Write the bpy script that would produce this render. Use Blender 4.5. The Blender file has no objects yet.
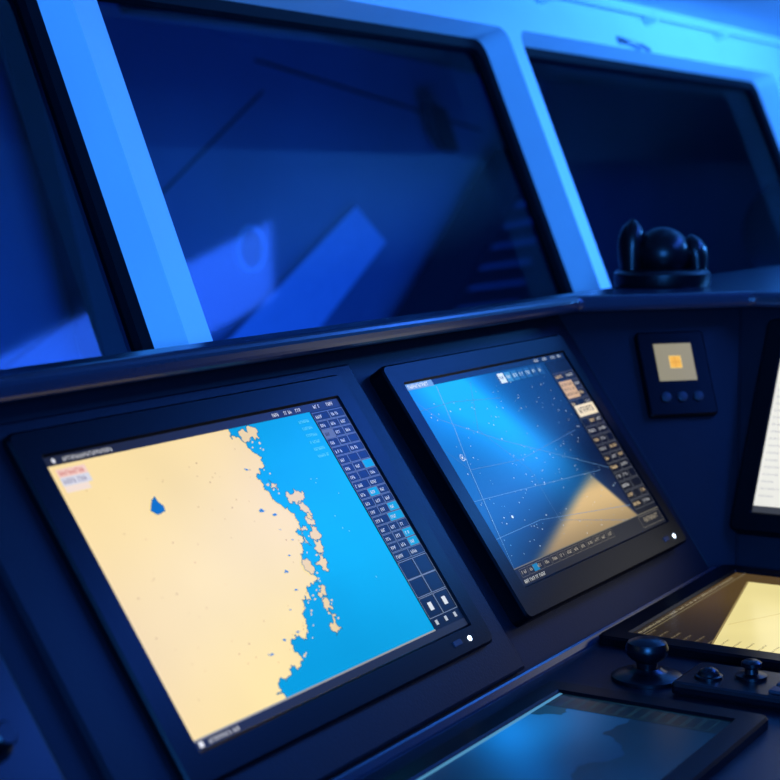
import bpy, bmesh, math, random
from mathutils import Vector, Matrix
random.seed(7)
F=1622.0
S=bpy.context.scene
S.view_settings.view_transform='Standard'
# ---------------------------------------------------------------- camera solve
h=Vector((1011,-208,1622)).normalized()
v0=Vector((-3998,-6780,1622)).normalized()
n=h.cross(v0).normalized(); v=n.cross(h)
TH=math.radians(35)
u=v*math.cos(TH)+n*math.sin(TH); nh=n*math.cos(TH)-v*math.sin(TH); yc=-nh
RIGHT=Vector((h.x,yc.x,u.x)); DOWN=Vector((h.y,yc.y,u.y)); FWD=Vector((h.z,yc.z,u.z))
C=Vector((0,0,1.5))
cd=bpy.data.cameras.new('camera'); cam=bpy.data.objects.new('camera',cd); S.collection.objects.link(cam)
M=Matrix((RIGHT,-DOWN,-FWD)).transposed().to_4x4(); M.translation=C
cam.matrix_world=M
cd.sensor_width=24; cd.sensor_height=24; cd.lens=24*F/780; cd.clip_start=.02
cd.dof.use_dof=True; cd.dof.focus_distance=2.15; cd.dof.aperture_fstop=3.2
S.camera=cam
def hit(px,py,O,N):
    d=RIGHT*((px-390)/F)+DOWN*((py-390)/F)+FWD
    t=(O-C).dot(N)/d.dot(N)
    return C+d*t
def W(x,y,z): return Vector((x,y,z+1.5))
class Fr:
    def __init__(s,O,e1,e2,N): s.O=O; s.e1=e1.normalized(); s.e2=e2.normalized(); s.N=N.normalized()
    def pt(s,a,b,c=0): return s.O+s.e1*a+s.e2*b+s.N*c
    def px(s,x,y):
        p=hit(x,y,s.O,s.N)-s.O
        return (p.dot(s.e1),p.dot(s.e2))
# ---------------------------------------------------------------- materials
def lin(c):
    c=c/255.0
    return c/12.92 if c<=.04045 else ((c+.055)/1.055)**2.4
def L(c): return (lin(c[0]),lin(c[1]),lin(c[2]),1)
def mat(name,col,rough=.5,metal=0,spec=.5,noise=0.0,nscale=20,bump=0.0,emit=None,es=1):
    m=bpy.data.materials.new(name); m.use_nodes=True; nt=m.node_tree; b=nt.nodes['Principled BSDF']
    b.inputs['Base Color'].default_value=(*col,1); b.inputs['Roughness'].default_value=rough
    b.inputs['Metallic'].default_value=metal; b.inputs['Specular IOR Level'].default_value=spec
    tc=nt.nodes.new('ShaderNodeTexCoord')
    nz=nt.nodes.new('ShaderNodeTexNoise'); nz.inputs['Scale'].default_value=nscale; nz.inputs['Detail'].default_value=5
    nt.links.new(tc.outputs['Object'],nz.inputs['Vector'])
    if noise>0:
        mr=nt.nodes.new('ShaderNodeMapRange'); mr.inputs['To Min'].default_value=1-noise; mr.inputs['To Max'].default_value=1+noise
        nt.links.new(nz.outputs['Fac'],mr.inputs['Value'])
        mx=nt.nodes.new('ShaderNodeVectorMath'); mx.operation='SCALE'; mx.inputs[0].default_value=col
        nt.links.new(mr.outputs['Result'],mx.inputs['Scale']); nt.links.new(mx.outputs['Vector'],b.inputs['Base Color'])
    if bump>0:
        bp=nt.nodes.new('ShaderNodeBump'); bp.inputs['Strength'].default_value=bump; bp.inputs['Distance'].default_value=.002
        nz2=nt.nodes.new('ShaderNodeTexNoise'); nz2.inputs['Scale'].default_value=300
        nt.links.new(tc.outputs['Object'],nz2.inputs['Vector'])
        nt.links.new(nz2.outputs['Fac'],bp.inputs['Height']); nt.links.new(bp.outputs['Normal'],b.inputs['Normal'])
    if emit:
        b.inputs['Emission Color'].default_value=(*emit,1); b.inputs['Emission Strength'].default_value=es
    return m
def screen_mat(name,rough=.3,spec=.25,nz=.12,gain=1.0):
    m=bpy.data.materials.new(name); m.use_nodes=True; nt=m.node_tree; b=nt.nodes['Principled BSDF']
    b.inputs['Base Color'].default_value=(.002,.002,.003,1); b.inputs['Roughness'].default_value=rough; b.inputs['Specular IOR Level'].default_value=spec
    at=nt.nodes.new('ShaderNodeAttribute'); at.attribute_name='Col'
    tc=nt.nodes.new('ShaderNodeTexCoord'); no=nt.nodes.new('ShaderNodeTexNoise'); no.inputs['Scale'].default_value=5
    nt.links.new(tc.outputs['Object'],no.inputs['Vector'])
    mr=nt.nodes.new('ShaderNodeMapRange'); mr.inputs['To Min'].default_value=gain*(1-nz); mr.inputs['To Max'].default_value=gain*(1+nz)
    nt.links.new(no.outputs['Fac'],mr.inputs['Value'])
    nt.links.new(at.outputs['Color'],b.inputs['Emission Color']); nt.links.new(mr.outputs['Result'],b.inputs['Emission Strength'])
    return m
M_cons=mat('console_powder_coat',(.0058,.0062,.011),.46,spec=.14,noise=.2,bump=.15)
M_cons2=mat('console_module_coat',(.0044,.0047,.0085),.42,spec=.14,noise=.2,bump=.12)
M_desk=mat('desk_coat',(.005,.0056,.0105),.38,spec=.2,noise=.2,bump=.12)
M_shelf=mat('shelf_vinyl',(.015,.018,.034),.22,spec=.55,noise=.1,bump=.04)
M_bez=mat('monitor_bezel_plastic',(.0009,.0011,.002),.32,spec=.10,bump=.06)
M_blk=mat('black_plastic',(.0016,.0019,.0034),.3,spec=.24)
M_rub=mat('black_rubber',(.002,.0025,.005),.6,spec=.1)
M_white=mat('painted_frame',(.70,.80,.86),.5,noise=.06,nscale=6)
M_ceil=mat('painted_ceiling',(.5,.55,.62),.6,noise=.06,nscale=3)
M_wall=mat('painted_wall',(.25,.28,.34),.6,noise=.08,nscale=3)
M_floor=mat('vinyl_floor',(.05,.06,.08),.5,noise=.2)
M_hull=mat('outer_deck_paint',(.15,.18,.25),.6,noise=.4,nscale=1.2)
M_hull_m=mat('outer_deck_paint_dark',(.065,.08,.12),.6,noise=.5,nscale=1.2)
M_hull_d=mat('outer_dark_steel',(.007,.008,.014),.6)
M_ring=mat('porthole_rim',(.46,.52,.62),.4)
M_led=mat('led_white',(.8,.8,.8),.4,emit=(.75,.9,1),es=4)
M_btn=mat('rubber_button',(.016,.018,.026),.5,spec=.3)
M_steel=mat('brushed_metal',(.35,.37,.4),.35,metal=1)
M_scr=screen_mat('lcd_panel',spec=.14,gain=1.06)
M_scr2=screen_mat('lcd_panel_dim',.2,.3,.15)
gm=bpy.data.materials.new('tinted_window_glass'); gm.use_nodes=True; nt=gm.node_tree; nt.nodes.clear()
o=nt.nodes.new('ShaderNodeOutputMaterial'); mx=nt.nodes.new('ShaderNodeMixShader'); tr=nt.nodes.new('ShaderNodeBsdfTransparent'); gl=nt.nodes.new('ShaderNodeBsdfGlossy')
tr.inputs['Color'].default_value=(.42,.48,.52,1); gl.inputs['Roughness'].default_value=.06; gl.inputs['Color'].default_value=(.8,.9,1,1)
mx.inputs['Fac'].default_value=.03
nt.links.new(tr.outputs[0],mx.inputs[1]); nt.links.new(gl.outputs[0],mx.inputs[2]); nt.links.new(mx.outputs[0],o.inputs['Surface'])
# ---------------------------------------------------------------- mesh helpers
def empty(name,loc):
    e=bpy.data.objects.new(name,None); S.collection.objects.link(e); e.location=loc; e.empty_display_size=.05
    return e
def adopt(o,p):
    if p is not None:
        o.parent=p; o.matrix_parent_inverse=Matrix.Translation(p.location).inverted()
def mesh_obj(name,verts,faces,m,parent=None,smooth=False,bevel=0,seg=2,recalc=True,subsurf=0):
    me=bpy.data.meshes.new(name); bm=bmesh.new()
    vs=[bm.verts.new(p) for p in verts]
    for f in faces:
        g=[]
        for i in f:
            if vs[i] not in g: g.append(vs[i])
        if len(g)>=3:
            try: bm.faces.new(g)
            except ValueError: pass
    bmesh.ops.remove_doubles(bm,verts=bm.verts,dist=1e-6)
    if recalc: bmesh.ops.recalc_face_normals(bm,faces=bm.faces)
    bm.to_mesh(me); bm.free(); me.materials.append(m)
    for p in me.polygons: p.use_smooth=smooth
    ob=bpy.data.objects.new(name,me); S.collection.objects.link(ob)
    if bevel>0:
        b=ob.modifiers.new('bevel','BEVEL'); b.width=bevel; b.segments=seg; b.limit_method='ANGLE'; b.angle_limit=math.radians(40)
    if subsurf:
        s=ob.modifiers.new('sub','SUBSURF'); s.levels=subsurf; s.render_levels=subsurf
    adopt(ob,parent); return ob
BF=[(0,1,2,3),(7,6,5,4),(0,4,5,1),(1,5,6,2),(2,6,7,3),(3,7,4,0)]
def fbox(name,fr,a0,a1,b0,b1,c0,c1,m,parent=None,bevel=0,**k):
    vs=[fr.pt(a,b,c) for c in (c0,c1) for a,b in ((a0,b0),(a1,b0),(a1,b1),(a0,b1))]
    return mesh_obj(name,vs,BF,m,parent,bevel=bevel,**k)
WF=Fr(W(0,0,0),Vector((1,0,0)),Vector((0,1,0)),Vector((0,0,1)))
def wbox(name,x0,x1,y0,y1,z0,z1,m,parent=None,bevel=0,**k): return fbox(name,WF,x0,x1,y0,y1,z0,z1,m,parent,bevel,**k)
def prism(name,poly,z0,z1,m,parent=None,bevel=0,fr=WF,seg=2):
    N_=len(poly)
    vs=[fr.pt(a,b,z0) for a,b in poly]+[fr.pt(a,b,z1) for a,b in poly]
    fs=[tuple(range(N_)),tuple(range(2*N_-1,N_-1,-1))]+[(i,(i+1)%N_,N_+(i+1)%N_,N_+i) for i in range(N_)]
    return mesh_obj(name,vs,fs,m,parent,bevel=bevel,seg=seg)
def rrect(a0,a1,b0,b1,r,k=5):
    pts=[]
    for cx,cy,s in ((a0+r,b0+r,180),(a1-r,b0+r,270),(a1-r,b1-r,0),(a0+r,b1-r,90)):
        for i in range(k+1):
            t=math.radians(s+90*i/k); pts.append((cx+r*math.cos(t),cy+r*math.sin(t)))
    return pts
def loft(name,fr,loops,m,parent=None,cap0=False,cap1=False,smooth=False,closed=True):
    vs=[];fs=[];N_=len(loops[0][0])
    for pts,c in loops: vs+= [fr.pt(a,b,c) for a,b in pts]
    for j in range(len(loops)-1):
        for i in range(N_):
            k=(i+1)%N_; fs.append((j*N_+i,j*N_+k,(j+1)*N_+k,(j+1)*N_+i))
    if cap0: fs.append(tuple(range(N_)))
    if cap1: fs.append(tuple(range((len(loops)-1)*N_,len(loops)*N_)))
    return mesh_obj(name,vs,fs,m,parent,smooth=smooth)
def lathe(name,base,axis,prof,m,parent=None,seg=40,sx=None):
    axis=axis.normalized(); t=Vector((1,0,0)) if abs(axis.x)<.9 else Vector((0,1,0))
    e1=axis.cross(t).normalized(); e2=axis.cross(e1)
    fr=Fr(base,e1,e2,axis)
    loops=[([(r*math.cos(2*math.pi*i/seg),r*math.sin(2*math.pi*i/seg)) for i in range(seg)],z) for r,z in prof]
    ob=loft(name,fr,loops,m,parent,cap0=True,cap1=True,smooth=True)
    es=ob.modifiers.new('es','EDGE_SPLIT'); es.split_angle=math.radians(40)
    return ob
def tube(name,pts,r,m,parent=None):
    cu=bpy.data.curves.new(name,'CURVE'); cu.dimensions='3D'; cu.bevel_depth=r; cu.bevel_resolution=3; cu.use_fill_caps=True
    sp=cu.splines.new('POLY'); sp.points.add(len(pts)-1)
    for i,p in enumerate(pts): sp.points[i].co=(*p,1)
    cu.materials.append(m); ob=bpy.data.objects.new(name,cu); S.collection.objects.link(ob); adopt(ob,parent); return ob
class Disp:
    def __init__(s,fr,w,hh): s.fr=fr; s.w=w; s.h=hh; s.v=[]; s.f=[]; s.c=[]; s.k=0
    def poly(s,pts,col,layer):
        i0=len(s.v); s.v+=[s.fr.pt(min(max(a,0),s.w),min(max(b,0),s.h),.0002*layer) for a,b in pts]
        s.f.append(tuple(range(i0,i0+len(pts))))
        if callable(col): s.c.append([L(col(a,b)) for a,b in pts])
        else: s.c.append([L(col)]*len(pts))
    def ppoly(s,pp,col,layer): s.poly([s.fr.px(*p) for p in pp],col,layer)
    def rect(s,a0,b0,a1,b1,col,layer): s.poly([(a0,b0),(a1,b0),(a1,b1),(a0,b1)],col,layer)
    def scan(s,pts,col,layer,step=.001):
        """scan-convert any (even self-crossing) polygon into rows"""
        b=max(0,min(p[1] for p in pts)); bm_=min(s.h,max(p[1] for p in pts)); N_=len(pts)
        while b<bm_:
            m=b+step/2; xs=[]
            for i in range(N_):
                p,q=pts[i],pts[(i+1)%N_]
                if (p[1]<=m)!=(q[1]<=m): xs.append(p[0]+(q[0]-p[0])*(m-p[1])/(q[1]-p[1]))
            xs.sort()
            for i in range(0,len(xs)-1,2):
                if xs[i+1]-xs[i]>1e-5: s.rect(xs[i],b,xs[i+1],b+step,col,layer)
            b+=step
    def grid(s,nx,ny,fn,a0=0,b0=0,a1=None,b1=None,layer=0):
        a1=a1 or s.w; b1=b1 or s.h
        for i in range(nx):
            for j in range(ny):
                x0=a0+(a1-a0)*i/nx; x1=a0+(a1-a0)*(i+1)/nx; y0=b0+(b1-b0)*j/ny; y1=b0+(b1-b0)*(j+1)/ny
                s.poly([(x0,y0),(x1,y0),(x1,y1),(x0,y1)],fn,layer)
    def line(s,p,q,w,col,layer):
        dx,dy=q[0]-p[0],q[1]-p[1]; l=math.hypot(dx,dy) or 1; ox,oy=-dy/l*w/2,dx/l*w/2
        s.poly([(p[0]+ox,p[1]+oy),(q[0]+ox,q[1]+oy),(q[0]-ox,q[1]-oy),(p[0]-ox,p[1]-oy)],col,layer)
    def pl(s,pts,w,col,layer,closed=False):
        for i in range(len(pts)-(0 if closed else 1)): s.line(pts[i],pts[(i+1)%len(pts)],w,col,layer)
    def box(s,a0,b0,a1,b1,w,col,layer): s.pl([(a0,b0),(a1,b0),(a1,b1),(a0,b1)],w,col,layer,True)
    def text(s,a,b,wd,ht,col,layer):
        x=a
        while x<a+wd:
            g=ht*random.uniform(.35,.6); t=ht*.2
            k=random.random()
            s.rect(x,b,x+t,b+ht,col,layer)
            if k<.6: s.rect(x,b,x+g,b+t,col,layer)
            if k>.3: s.rect(x,b+ht*.42,x+g,b+ht*.42+t,col,layer)
            if k>.5: s.rect(x+g-t,b+ht*.42,x+g,b+ht,col,layer)
            x+=g+ht*.28
            if random.random()<.12: x+=ht*.5
    def dot(s,a,b,r,col,layer,k=8): s.poly([(a+r*math.cos(6.2832*i/k),b+r*math.sin(6.2832*i/k)) for i in range(k)],col,layer)
    def build(s,name,m,parent):
        me=bpy.data.meshes.new(name); me.from_pydata([tuple(p) for p in s.v],[],s.f)
        at=me.color_attributes.new('Col','FLOAT_COLOR','CORNER'); i=0
        for c in s.c:
            for q in c: at.data[i].color=q; i+=1
        me.materials.append(m); ob=bpy.data.objects.new(name,me); S.collection.objects.link(ob); adopt(ob,parent); return ob
def frac(pts,depth,amp):
    for d in range(depth):
        out=[]
        for i in range(len(pts)-1):
            p,q=pts[i],pts[i+1]; dx,dy=q[0]-p[0],q[1]-p[1]; k=random.uniform(-amp,amp)
            out+= [p,((p[0]+q[0])/2-dy*k,(p[1]+q[1])/2+dx*k)]
        pts=out+[pts[-1]]
    return pts
def sstep(x): x=max(0,min(1,x)); return x*x*(3-2*x)
def monitor(name,fr,w,hh,depth,ml,mr,mt,mb,sunk=.004):
    e=empty(name,fr.pt(w/2,hh/2,0))
    o2=rrect(-ml,w+mr,-mt,hh+mb,.012); o1=rrect(-ml+.003,w+mr-.003,-mt+.003,hh+mb-.003,.010)
    inn=rrect(0,w,0,hh,.0015); inn2=rrect(-.003,w+.003,-.003,hh+.003,.003)
    loft('bezel',fr,[(o2,-depth),(o2,sunk-.003),(o1,sunk),(inn2,sunk),(inn,sunk-.003),(inn,-.004)],M_bez,e,cap0=True)
    return e
# ---------------------------------------------------------------- console
c35,s35=math.cos(TH),math.sin(TH)
P1=Fr(W(1.220,1.1818,-.268),Vector((1,0,0)),Vector((0,-s35,-c35)),Vector((0,-c35,s35)))
con=empty('bridge_console',W(1.5,.9,-1.5))
zt,zb=-.205,-.63
T=[(-.3,1.2495),(2.570,1.2485),(2.8175,1.001),(2.8175,-.8)]
B=[(-.3,.952),(2.546,.952),(2.580,.918),(2.580,-.8)]
vs=[W(x,y,zt) for x,y in T]+[W(x,y,zb) for x,y in B]
mesh_obj('instrument_panel',vs,[(0,1,5,4),(1,2,6,5),(2,3,7,6)],M_cons,con,recalc=False)
for a,b in ((1,5),(2,6)):
    tube('panel_seam',[vs[a],vs[b]],.0025,M_cons2,con)
deskpoly=[(-.3,.955),(-.3,.40),(1.95,.40),(2.10,.25),(2.10,-.8),(2.585,-.8),(2.585,.92),(2.549,.955)]
prism('desk_top',deskpoly,-.665,-.63,M_desk,con,bevel=.008)
prism('pedestal',[(-.25,1.2),(-.25,.50),(1.98,.50),(2.18,.30),(2.18,-.75),(3.0,-.75),(3.0,1.2)],-1.5,-.665,M_cons2,con,bevel=.01)
shelf=[(-.3,1.19),(2.541,1.19),(2.768,.963),(2.768,-.8),(4.4,-.8),(4.4,1.25),(-.3,1.25)]
prism('top_shelf',shelf,-.207,-.178,M_shelf,con,bevel=.011,seg=4)
wbox('back_skin',-.3,4.4,1.252,1.265,-1.5,-.185,M_cons2,con)
fbox('module_plate',P1,-.115,.635,-.052,.425,-.0195,-.007,M_cons2,con,bevel=.004)
fbox('side_module_plate',P1,-1.2,-.166,-.052,.425,-.0195,-.003,M_blk,con,bevel=.004)
fbox('lower_ledge',P1,-1.2,1.305,.428,.444,-.03,.002,M_shelf,con,bevel=.004)
for a,b in ((-.225,.257),(-.225,.33),(-.30,.257)):
    lathe('rotary_knob',P1.pt(a,b,-.003),P1.N,[(.019,0),(.019,.004),(.013,.006),(.012,.022),(.010,.024)],M_blk,con)
# ---------------------------------------------------------------- monitor 1 (chart)
m1=monitor('marine_monitor',P1,.55,.342,.0065,.036,.036,.034,.034)
D=Disp(P1,.55,.342)
SB=.478
def land(a,b):
    g=math.exp(-((a-.2)**2+(b-.24)**2)/.05)
    return (240+10*g,212+14*g,152+2*g)
D.grid(22,14,land,0,0,SB,.342,0)
coast=[(226,428),(232,440),(246,444),(252,452),(262,462),(257,476),(264,490),(272,500),(283,507),(290,512),(299,522),(295,532),(303,542),(300,554),(306,562),(313,574),(308,587),(311,600),(303,612),(307,625),(304,640),(296,652),(301,666),(290,676),(279,682),(276,694),(290,705)]
cl=[P1.px(*p) for p in coast]; cf=frac(cl,5,.42)
def seac(a,b):
    g=math.exp(-((a-.40)**2+(b-.17)**2)/.018)
    return (0,150+28*g,210+22*g)
D.scan(cf+[(SB,.345),(SB,-.001)],seac,2,.0007)
D.pl(cf,.0010,(40,110,140),3)
def island(pp,col,amp=.42,ln=True):
    q=[P1.px(*p) for p in pp]; q=frac(q+[q[0]],3,amp)[:-1]
    D.scan(q,col,4,.0006)
    if ln: D.pl(q,.0010,(40,110,140),5,True)
lc=(234,207,146)
island([(239,431),(250,427),(258,433),(256,441),(246,443)],lc)
island([(285,493),(292,489),(302,491),(303,501),(296,505),(290,504)],lc)
island([(298,503),(304,505),(312,514),(309,519),(300,511)],lc)
island([(305,516),(311,516),(315,524),(311,529),(306,522)],lc)
island([(310,527),(316,527),(321,538),(315,541)],lc)
island([(313,541),(319,540),(323,551),(317,553)],lc)
island([(316,553),(322,553),(328,563),(323,571),(314,563)],lc)
island([(302,525),(307,531),(311,546),(305,543)],lc)
island([(304,560),(312,566),(311,575),(306,571)],lc)
island([(315,581),(322,585),(327,597),(320,598)],lc)
island([(321,600),(328,600),(333,609),(326,611)],lc)
island([(327,610),(336,615),(342,630),(336,636),(329,625)],lc)
island([(268,480),(276,484),(272,490)],lc)
for _ in range(60):
    t=random.random(); cx,cy=random.choice([(265+12*t,470+25*t),(290+28*t,500+60*t),(312+8*t,560+40*t),(325+10*t,590+40*t),(310-5*t,600+60*t),(250+8*t,435+12*t)]); cx+=random.uniform(-6,6); cy+=random.uniform(-5,5)
    r=random.uniform(.6,1.5); island([(cx+r*math.cos(t)*random.uniform(.6,1.3),cy+r*math.sin(t)) for t in (0,1.2,2.5,3.7,5)],lc,.2,False)
wc=(10,125,195)
island([(150,511),(151,501),(154,497),(158,503),(163,506),(165,512),(158,515)],(10,105,185),.15)
for cx,cy in ((262,511),(280,530),(289,556),(296,590),(290,610),(297,632),(270,655),(284,640),(246,470),(286,572),(292,540),(275,515)):
    r=random.uniform(1.0,2.4); island([(cx+r*math.cos(t)*random.uniform(.7,2.2),cy+r*math.sin(t)*.6) for t in (0,1.2,2.5,3.7,5)],wc,.3,False)
for i in range(70):
    a=random.uniform(.02,.33); b=random.uniform(.03,.31); r=random.uniform(.0006,.0013)
    D.dot(a,b,r,random.choice([(215,182,118),(225,192,130),(200,164,108)]),1,6)
for i in range(8):
    D.dot(random.uniform(.40,.47),random.uniform(.05,.3),.0008,(150,215,235),4,6)
D.rect(0,0,.55,.011,(30,32,38),6); D.text(.026,.003,.075,.005,(190,190,190),7); D.dot(.012,.0055,.003,(210,210,215),7)
for a in (.40,.425,.45,.49,.52): D.text(a,.003,.014,.005,(210,210,215),7)
D.rect(0,.332,.55,.342,(34,38,48),6); D.rect(0,.330,SB,.332,(150,150,145),6)
D.text(.02,.3345,.05,.005,(190,190,190),7); D.rect(.004,.3335,.011,.3395,(225,225,230),7)
D.rect(.008,.016,.052,.026,(236,200,186),6); D.rect(.008,.026,.052,.036,(208,208,218),6); D.rect(.008,.036,.045,.044,(236,216,200),6)
D.text(.011,.018,.036,.006,(200,100,95),7); D.text(.011,.028,.034,.006,(140,135,160),7)
for r in range(6): D.text(SB-.034,.02+.010*r,.022,.0042,(90,200,235),6)
D.rect(SB,.011,.55,.332,(6,10,18),6)
y=.014; rows=17
for r in range(rows):
    hgt=.0130; cs=[0,.024,.047,.070] if r%4 else [0,.036,.070]
    for k in range(len(cs)-1):
        a0=SB+.001+cs[k]; a1=SB+cs[k+1]
        cc=(12,18,30)
        if (r,k) in ((9,1),(11,2),(12,1),(14,2),(15,2),(6,2)): cc=(0,150,195)
        if r==2 and k==0: cc=(90,100,110)
        D.rect(a0,y,a1,y+hgt-.0013,cc,7); D.box(a0,y,a1,y+hgt-.0013,.0008,(100,112,126),8)
        if r in (0,1,14) or random.random()<.8: D.text(a0+.004,y+.004,(a1-a0)*.4,.0046,(200,206,212) if cc!=(90,100,110) else (20,20,20),8)
    y+=hgt
for r in range(2):
    for k in range(2):
        a0=SB+.001+.035*k; D.box(a0,y+.001+r*.0255,a0+.034,y+.0255+r*.0255,.0009,(120,130,142),8)
y+=.053
for k in range(2):
    a0=SB+.001+.035*k; D.box(a0,y,a0+.034,.316,.0009,(120,130,142),8); D.rect(a0+.012,y+.008,a0+.021,y+.019,(215,218,220),8)
for k in range(3): D.rect(SB+.008+.023*k,.320,SB+.014+.023*k,.3265,(180,185,192),8)
D.build('display',M_scr,m1)
def leds(fr,w,hh,par):
    lathe('power_led',fr.pt(w+.000,hh+.017,.004),fr.N,[(.0036,0),(.0036,.001),(.002,.0014)],M_led,par,seg=16)
    fbox('bezel_button',fr,w-.040,w-.020,hh+.012,hh+.020,.003,.0052,M_btn,par,bevel=.001)
leds(P1,.55-.018,.342,m1)
# ---------------------------------------------------------------- monitor 2 (dark chart with painted glare)
P2=Fr(P1.pt(.714,.002,.004),P1.e1,P1.e2,P1.N)
w2,h2=.510,.327
m2=monitor('marine_monitor',P2,w2,h2,.0225,.036,.030,.034,.044)
D=Disp(P2,w2,h2)
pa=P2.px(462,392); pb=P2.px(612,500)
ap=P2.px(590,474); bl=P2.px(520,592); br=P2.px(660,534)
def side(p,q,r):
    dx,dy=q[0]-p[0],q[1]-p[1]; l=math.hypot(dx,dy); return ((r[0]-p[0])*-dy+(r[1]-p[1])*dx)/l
def dk_glare(a,b):  # blue glow streak and tan reflection wedge painted into the screen colour
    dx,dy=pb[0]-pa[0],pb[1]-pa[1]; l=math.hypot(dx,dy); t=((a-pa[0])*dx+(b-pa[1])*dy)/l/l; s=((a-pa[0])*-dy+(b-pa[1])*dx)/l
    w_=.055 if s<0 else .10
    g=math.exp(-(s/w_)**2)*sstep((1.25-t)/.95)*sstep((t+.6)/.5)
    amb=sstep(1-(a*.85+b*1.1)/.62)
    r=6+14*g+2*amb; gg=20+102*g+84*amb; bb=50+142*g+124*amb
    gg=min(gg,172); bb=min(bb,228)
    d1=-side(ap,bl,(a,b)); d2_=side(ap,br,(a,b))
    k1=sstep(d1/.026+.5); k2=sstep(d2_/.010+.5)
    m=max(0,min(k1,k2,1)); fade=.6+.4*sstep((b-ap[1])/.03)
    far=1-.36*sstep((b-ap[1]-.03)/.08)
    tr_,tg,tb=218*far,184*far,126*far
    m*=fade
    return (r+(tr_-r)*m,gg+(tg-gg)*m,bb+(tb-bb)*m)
D.grid(96,62,dk_glare,0,0,w2,h2,0)
lw=(100,140,180)
def pline(pp,w=.0008,col=lw,layer=2): D.pl([P2.px(*p) for p in pp],w,col,layer)
pline([(436,386),(455,430),(470,470),(492,520),(520,583)],.0010,(130,168,205))
pline([(404,402),(440,420),(500,440),(560,455),(618,470)],.0007)
pline([(450,510),(520,490),(600,470)],.0007); pline([(470,550),(540,520),(630,505)],.0007)
pline([(470,382),(478,430),(530,470),(560,520),(640,520)],.0006,(90,122,160))
pline([(430,450),(470,470),(520,460),(575,430)],.0006,(90,122,160))
pline([(418,412),(452,402),(500,398)],.0006,(80,120,160))
for i in range(190):
    a=random.uniform(.01,.43); b=random.uniform(.03,.3); D.dot(a,b,random.uniform(.0006,.0012),random.choice([(190,205,220),(120,160,195),(225,228,232)]),3,6)
c0=P2.px(462,458); D.pl([(c0[0]+.005*math.cos(t/2),c0[1]+.005*math.sin(t/2)) for t in range(13)],.0009,(220,230,240),4); D.dot(*c0,.0018,(250,250,250),4)
D.dot(*P2.px(512,517),.0025,(225,235,245),4)
D.rect(0,0,w2,.009,(10,26,46),5); D.rect(0,.0,.075,.010,(110,150,190),6); D.text(.006,.002,.055,.006,(225,235,245),7)
for k in range(7):
    a=.262+k*.022; D.rect(a,.013,a+.019,.030,[(215,232,245),(60,135,185),(40,110,165),(30,90,145),(30,90,145),(24,72,120),(24,72,120)][k],6); D.text(a+.003,.018,.010,.006,(20,50,80) if k==0 else (185,210,225),7)
for a in (.40,.43,.46,.485): D.text(a,.002,.014,.005,(190,200,210),7)
s0=.432
D.rect(s0,.010,w2,.300,(8,12,20),5)
y=.034
for r in range(15):
    cc=[0,.026,.052,.078] if r%2 else [0,.04,.078]
    for k in range(len(cc)-1):
        a0=s0+.002+cc[k]; a1=min(s0+cc[k+1],w2-.001)
        D.box(a0,y,a1,y+.015,.0008,(88,90,94),6)
        if random.random()<.8: D.text(a0+.003,y+.004,(a1-a0)*.6,.0055,random.choice([(190,190,188),(214,186,140),(165,165,165)]),7)
    y+=.0172
D.rect(s0+.004,.050,s0+.05,.082,(206,168,122),8)
for i in range(4):
    for j in range(3): D.text(s0+.008+i*.010,.054+j*.009,.006,.005,(70,50,40),9)
D.rect(s0+.006,.096,s0+.076,.117,(236,218,185),8); D.text(s0+.014,.101,.05,.010,(40,35,30),9)
D.rect(0,.300,w2,h2,(16,18,24),5); D.rect(0,.299,w2,.3005,(110,105,90),6)
for k in range(13):
    a=.012+k*.024; D.box(a,.303,a+.021,.315,.0008,(96,90,80),6); D.text(a+.004,.306,.011,.005,(170,160,140),7)
D.rect(.05,.304,.066,.314,(0,120,170),7)
D.text(.01,.319,.06,.005,(200,200,195),7)
D.box(.425,.303,.506,.322,.0008,(110,105,95),6); D.text(.44,.307,.05,.008,(150,140,120),7)
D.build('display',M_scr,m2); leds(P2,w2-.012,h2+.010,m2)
# ---------------------------------------------------------------- panel 2 small instrument
d2=Vector((T[2][0]-T[1][0],T[2][1]-T[1][1],0)).normalized()
dn=Vector((T[1][0]-B[1][0],T[1][1]-B[1][1],zt-zb)); n2=dn.cross(d2).normalized()
if n2.dot(C-W(2.57,1.2485,zt))<0: n2=-n2
e2d=-(n2.cross(d2))
if e2d.z>0: e2d=-e2d
O2=W(2.57,1.2485,zt)
PB=Fr(O2,d2,e2d,n2)
tl=PB.px(637,335); br_=PB.px(716,412); bl_=PB.px(654,415); tr_=PB.px(703,333)
ca=(tl[0]+br_[0]+bl_[0]+tr_[0])/4; cb=(tl[1]+br_[1]+bl_[1]+tr_[1])/4
iw=.126; ih=.158
PI=Fr(PB.pt(ca-iw/2-.007,cb-ih/2+.004,.007),d2,e2d,n2)
ins=empty('dimmer_instrument',PI.pt(iw/2,ih/2,0))
loft('housing',PI,[(rrect(0,iw,0,ih,.006),-.0065),(rrect(0,iw,0,ih,.006),.004),(rrect(.003,iw-.003,.003,ih-.003,.005),.007)],M_bez,ins,cap1=True,cap0=True)
DI=Fr(PI.pt(.028,.024,.0075),d2,e2d,n2); D=Disp(DI,.070,.070)
D.rect(0,0,.07,.07,(146,140,116),0); D.rect(.025,.024,.046,.046,(240,180,70),1); D.box(.025,.024,.046,.046,.0012,(255,215,120),2)
D.line((.035,.024),(.035,.046),.001,(215,135,40),2); D.line((.025,.035),(.046,.035),.001,(215,135,40),2)
D.build('display',M_scr,ins)
for k in range(3): lathe('push_button',PI.pt(.034+.030*k,.124,.007),n2,[(.009,0),(.009,.003),(.007,.004)],M_btn,ins,seg=20)
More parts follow.
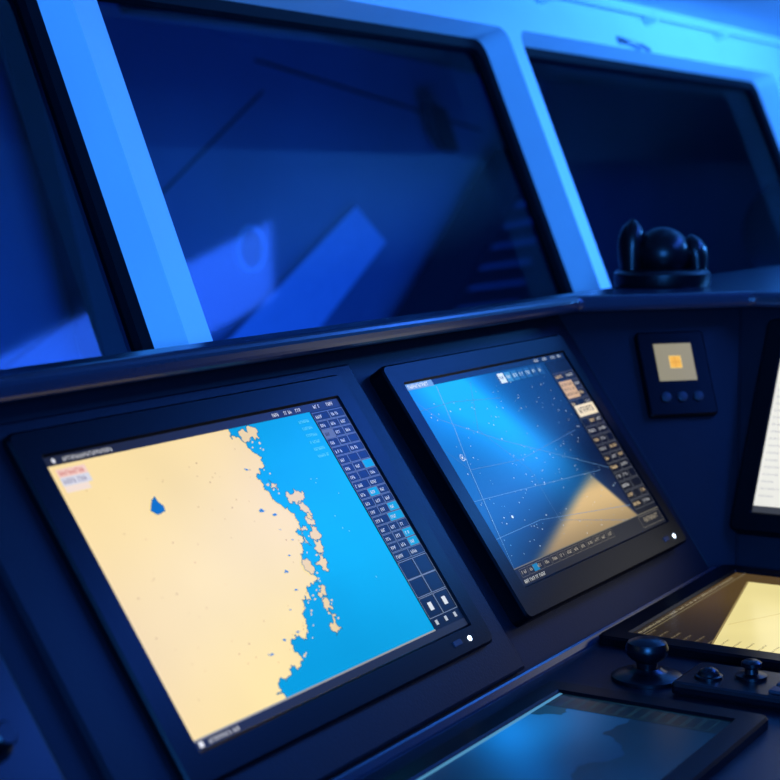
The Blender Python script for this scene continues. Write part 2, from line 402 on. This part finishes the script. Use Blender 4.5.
# ---------------------------------------------------------------- monitor 3 (right wing)
d3=Vector((0,-1,0)); vd=Vector((T[2][0]-B[2][0],0,zt-zb)).normalized(); n3=Vector((-vd.z,0,vd.x))
P3o=Fr(W(T[2][0],T[2][1],zt),d3,-vd,n3)
P3o.O=P3o.O+n3*.018
q2=P3o.px(752,512)
P3=Fr(P3o.pt(q2[0],q2[1]-.325,0),d3,-vd,n3)
m3=monitor('marine_monitor',P3,.515,.325,.0175,.034,.034,.034,.036)
D=Disp(P3,.515,.325); D.rect(0,0,.515,.325,(232,232,225),0); D.rect(0,.313,.515,.325,(60,64,72),1); D.rect(0,0,.515,.012,(50,54,60),1)
for r in range(22): D.text(.006,.02+.013*r,.02+random.random()*.02,.0032,(170,170,180),1)
for k in range(8): D.rect(.06+.055*k,.02,.108+.055*k,.305,(245,244,236),1)
D.build('display',M_scr,m3)
# ---------------------------------------------------------------- desk displays
ex,ey,ez=Vector((1,0,0)),Vector((0,-1,0)),Vector((0,0,1))
P4=Fr(W(2.068,.889,-.620),ex,ey,ez)
m4=monitor('desk_display',P4,.43,.245,.0095,.038,.034,.036,.036)
D=Disp(P4,.43,.245)
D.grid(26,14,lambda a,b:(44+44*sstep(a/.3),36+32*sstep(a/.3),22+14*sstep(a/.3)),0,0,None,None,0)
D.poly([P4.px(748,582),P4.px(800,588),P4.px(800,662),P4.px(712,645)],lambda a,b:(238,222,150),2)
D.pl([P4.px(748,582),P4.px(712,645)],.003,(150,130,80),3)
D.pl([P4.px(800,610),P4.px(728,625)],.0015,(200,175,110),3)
for i in range(24):
    D.text(.012+i*.016,.006,.011,.005,(160,150,120),4)
for j in range(12):
    D.text(.008,.02+j*.018,.03,.0035,(120,106,80),4)
D.line((.0,.016),(.43,.016),.0012,(130,120,90),4)
D.build('display',M_scr2,m4)
P5=Fr(W(1.350,.858,-.620),ex,ey,ez)
m5=monitor('desk_display',P5,.425,.225,.0095,.036,.036,.030,.034)
D=Disp(P5,.425,.225)
def d5(a,b):  # glare painted as a brighter blue patch in the screen colour
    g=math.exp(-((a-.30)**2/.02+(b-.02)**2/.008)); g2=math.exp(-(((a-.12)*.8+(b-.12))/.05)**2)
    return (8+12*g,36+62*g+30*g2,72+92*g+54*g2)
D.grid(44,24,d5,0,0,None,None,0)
q=frac([(.02,.225),(.10,.16),(.2,.13),(.26,.16),(.31,.11),(.38,.12),(.425,.07)],3,.18)
D.scan(q+[(.425,.225)],(8,34,62),1)
q=frac([(.335,0),(.35,.04),(.375,.035),(.40,.07),(.425,.05)],3,.2); D.scan(q+[(.425,0)],(10,52,74),1)
D.rect(0,0,.425,.005,(80,145,185),2); D.rect(.375,.005,.425,.225,(6,22,36),2)
for j in range(12): D.box(.380,.010+j*.017,.421,.024+j*.017,.0007,(30,62,76),3)
D.build('display',M_scr2,m5)
# ---------------------------------------------------------------- joystick + control pad
js=empty('joystick',W(1.915,.800,-.63))
lathe('base',W(1.915,.800,-.6298),ez,[(.046,0),(.046,.005),(.040,.008),(.028,.010),(.022,.012),(.018,.016)],M_blk,js)
lathe('knob',W(1.915,.800,-.6158),ez,[(.013,0),(.014,.009),(.022,.014),(.027,.020),(.028,.028),(.025,.035),(.017,.039),(.006,.0405)],M_blk,js)
cp=empty('control_keypad',W(1.92,.63,-.63))
fbox('housing',WF,1.865,1.972,.50,.748,-.6298,-.612,M_blk,cp,bevel=.006)
for i in range(4):
    for j in range(3): wbox('key',1.878+.03*j,1.900+.03*j,.52+.028*i,.542+.028*i,-.613,-.608,M_btn,cp,bevel=.002)
lathe('thumb_stick',W(1.93,.665,-.612),ez,[(.020,0),(.020,.004),(.009,.006),(.008,.012),(.013,.015),(.013,.020),(.008,.023)],M_blk,cp,seg=28)
lathe('trackball',W(1.905,.712,-.612),ez,[(.018,0),(.018,.003),(.014,.004),(.012,.009),(.007,.012),(.002,.0135)],M_blk,cp,seg=28)
# ---------------------------------------------------------------- gimbal compass on shelf
cb0=hit(662,286,W(0,0,-.178),ez)
bx,by=cb0.x,cb0.y
gc=empty('gimbal_compass',W(bx,by,-.178)); g0=W(bx,by,-.1778)
lathe('base',g0,ez,[(.088,0),(.090,.004),(.090,.024),(.084,.030),(.060,.033)],M_blk,gc,seg=56)
lathe('bowl',g0+Vector((0,0,.030)),ez,[(.040,0)]+[(.053*math.cos(t),.030+.050*math.sin(t)) for t in [math.radians(a) for a in range(-36,90,7)]],M_blk,gc,seg=48)
dd=RIGHT.copy(); dd.z=0; dd.normalize(); pp_=Vector((-dd.y,dd.x,0))
def ear(off,ht,wd,th,tilt):
    fr=Fr(g0+dd*off+Vector((0,0,.018)),dd,pp_,ez)
    lo=[]
    for k in range(9):
        t=k/8; r=math.sqrt(max(.0,1-(max(0,t-.55)/.45)**2)); r=max(r,.15)
        ww=wd*(.8+.3*math.sin(t*2.4))*r; tt=th*r; cx=tilt*t*t
        lo.append(([(cx+ww*math.cos(2*math.pi*i/20),tt*math.sin(2*math.pi*i/20)) for i in range(20)],ht*t))
    loft('gimbal_arm',fr,lo,M_blk,gc,cap0=True,cap1=True,smooth=True)
ear(-.060,.108,.023,.032,.004); ear(.064,.078,.022,.030,-.010)
# ---------------------------------------------------------------- front wall, windows
al=math.radians(22)
WP=Fr(W(0,1.4,-.2),Vector((1,0,0)),Vector((0,-math.sin(al),-math.cos(al))),Vector((0,-math.cos(al),math.sin(al))))
edges=[-.95,.409,1.7625,3.118,4.84,6.2]
QT=.588
wall=empty('wall_front',W(2,1.4,-1.0))
for i in range(len(edges)-1):
    x0,x1=edges[i],edges[i+1]
    inn=rrect(x0+.0265,x1-.0265,-QT,.10,.035,6)
    k=7; cor=[(x0,-.72),(x1,-.72),(x1,.20),(x0,.20)]
    outer=[cor[j//k] for j in range(4*k)]
    loft('frame_bay',WP,[(outer,0),(inn,0),(inn,-.078)],M_white,wall)
    win=empty('window_%d'%(i+1),WP.pt((x0+x1)/2,-.25,-.08))
    ii=rrect(x0+.046,x1-.046,-QT+.020,.08,.03,6); iz=rrect(x0+.0268,x1-.0268,-QT+.0003,.0998,.035,6)
    loft('rubber_seal',WP,[(iz,-.060),(ii,-.064),(ii,-.085)],M_rub,win)
    rr=rrect(x0+.03,x1-.03,-QT+.01,.09,.03,6); mesh_obj('pane',[WP.pt(a,b,-.078) for a,b in rr],[tuple(range(len(rr)))],gm,win)
yw=1.4-.2*math.sin(al); zw=-.2-.2*math.cos(al)
mesh_obj('lower_wall',[W(-.95,yw,zw),W(6.2,yw,zw),W(6.2,yw,-1.5),W(-.95,yw,-1.5)],[(0,1,2,3)],M_wall,wall,recalc=False)
ys=1.4+.72*math.sin(al); zs=-.2+.72*math.cos(al)
sf=empty('ceiling_soffit',W(2,1.3,zs))
wbox('soffit_panel',-2.5,6.2,1.22,ys+.1,zs,zs+.03,M_ceil,sf,bevel=.004)
wbox('soffit_face',-2.5,6.2,1.22,1.24,zs+.03,.80,M_ceil,sf)
rl=empty('blind_rail',WP.pt(2,-.62,.03))
tube('rail',[WP.pt(-.9,-.675,.03),WP.pt(5.9,-.675,.03)],.005,M_white,rl)
for x in (.6,1.2,1.9,2.3,2.75,3.3,3.9,4.4): fbox('rail_bracket',WP,x,x+.02,-.685,-.66,0,.035,M_white,rl,bevel=.003)
for x in (2.28,3.70):
    wl=empty('window_latch',WP.pt(x,-.60,.01)); fbox('latch_plate',WP,x-.02,x+.02,-.615,-.595,0,.006,M_steel,wl,bevel=.002)
    tube('latch_handle',[WP.pt(x,-.602,.006),WP.pt(x+.01,-.597,.018),WP.pt(x+.06,-.590,.022),WP.pt(x+.12,-.582,.018)],.005,M_steel,wl)
wbox('floor',-2.5,6.2,-2.5,1.32,-1.53,-1.5,M_floor)
wbox('ceiling',-2.5,6.2,-2.5,1.24,.80,.83,M_ceil)
wbox('wall_back',-2.5,6.2,-2.55,-2.5,-1.5,.80,M_wall)
wbox('wall_left',-2.55,-2.5,-2.5,1.33,-1.5,.80,M_wall)
wbox('wall_right',6.2,6.25,-2.5,1.9,-1.5,.80,M_wall)
wbox('wall_front_corner',-2.5,-.95,1.33,1.38,-1.5,.80,M_wall)
# ---------------------------------------------------------------- outside
YO=3.6
xb=empty('exterior_bulkhead',W(6,YO,-1.5))
wbox('plating',-3,18,YO,YO+.1,-1.5,3.5,M_hull,xb)
wbox('exterior_deck',-3,18,1.45,YO-.16,-1.55,-1.5,M_hull_m)
OF=Fr(W(0,YO,0),Vector((1,0,0)),Vector((0,0,-1)),Vector((0,-1,0)))
def opoly(name,pp,c0,c1,m,par=None): return prism(name,[OF.px(*p) for p in pp],c0,c1,m,par,fr=OF)
po=OF.pt(*OF.px(250,249),.0)
lathe('porthole_rim',po,OF.N,[(.090,0),(.090,.006),(.086,.012),(.072,.012),(.068,.006),(.068,.003)],M_ring,xb)
lathe('porthole_glass',po,OF.N,[(.0685,0),(.0685,.004),(.0,.0045)],M_hull_d,xb)
M_light_beam=mat('light_beam_paint',(.50,.58,.72),.6,noise=.1)
opoly('painted_light_beam',[(218,345),(350,206),(380,242),(300,345)],.02,.03,M_light_beam,xb)  # flat pale wedge standing in for a beam of light
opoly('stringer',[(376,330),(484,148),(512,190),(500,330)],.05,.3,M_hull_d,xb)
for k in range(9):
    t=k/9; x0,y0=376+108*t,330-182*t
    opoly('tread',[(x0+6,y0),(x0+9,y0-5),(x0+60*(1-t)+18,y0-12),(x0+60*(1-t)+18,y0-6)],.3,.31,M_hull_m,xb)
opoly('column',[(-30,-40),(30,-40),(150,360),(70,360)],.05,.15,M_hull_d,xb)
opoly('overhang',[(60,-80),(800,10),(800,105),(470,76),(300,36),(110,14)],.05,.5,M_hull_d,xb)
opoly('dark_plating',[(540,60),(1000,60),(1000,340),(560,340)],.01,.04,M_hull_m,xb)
opoly('davit',[(410,102),(426,110),(440,152),(426,150),(416,130)],.05,.1,M_hull_d,xb)
for a,b in (((120,235),(262,92)),((640,100),(760,260)),((0,370),(110,290)),((255,60),(480,130)),((700,90),(745,200))):
    p,q=OF.px(*a),OF.px(*b); tube('plating_seam',[OF.pt(*p,.0),OF.pt(*q,.0)],.006,M_hull_d,xb)
sc=hit(800,232,W(0,2.2,0),Vector((0,1,0))); sl=empty('searchlight',Vector((sc.x,sc.y,0)))
ax=(C-sc).normalized()
lathe('drum',sc-ax*.10,ax,[(.12,-.05),(.20,0),(.225,.04),(.225,.20),(.24,.21),(.24,.24),(.20,.25)],M_blk,sl)
lathe('pedestal',Vector((sc.x,sc.y,0)),ez,[(.16,0),(.16,.02),(.07,.04),(.06,sc.z-.18)],M_blk,sl)
# ---------------------------------------------------------------- lights
def area(name,loc,target,sx,sy,power,col):
    l=bpy.data.lights.new(name,'AREA'); l.shape='RECTANGLE'; l.size=sx; l.size_y=sy; l.energy=power; l.color=col
    o=bpy.data.objects.new(name,l); S.collection.objects.link(o); o.location=loc
    o.rotation_euler=(Vector(target)-Vector(loc)).to_track_quat('-Z','Y').to_euler(); return o
BL=(.035,.26,1.0)
area('mullion_fill',W(-1.5,-1.0,.25),W(2.4,1.5,.2),1.4,.5,240,BL)  # added lamp out of view, brightens the window mullions
area('ceiling_light',W(3.2,.1,.72),W(2.8,.7,-1.5),1.6,.3,34,(.03,.15,1.0))
area('header_fill',W(4.3,.4,.30),W(4.2,1.6,.5),1.2,.15,52,(.05,.30,1.0))  # unseen lamp added to brighten the header above the windows
area('outside_fill_high',W(6,2.0,2.0),W(6.5,3.6,-.4),4,.5,120,(.006,.105,1.0))  # added high lamp, lifts the bulkhead outside the windows
area('outside_fill_low',W(4.4,1.9,-1.3),W(5.0,3.6,-.3),3.0,.6,66,(.006,.105,1.0))  # added low lamp, makes the lower bulkhead brighter
w=bpy.data.worlds.new('night'); S.world=w; w.use_nodes=True
w.node_tree.nodes['Background'].inputs[0].default_value=(.0,.01,.06,1); w.node_tree.nodes['Background'].inputs[1].default_value=.3
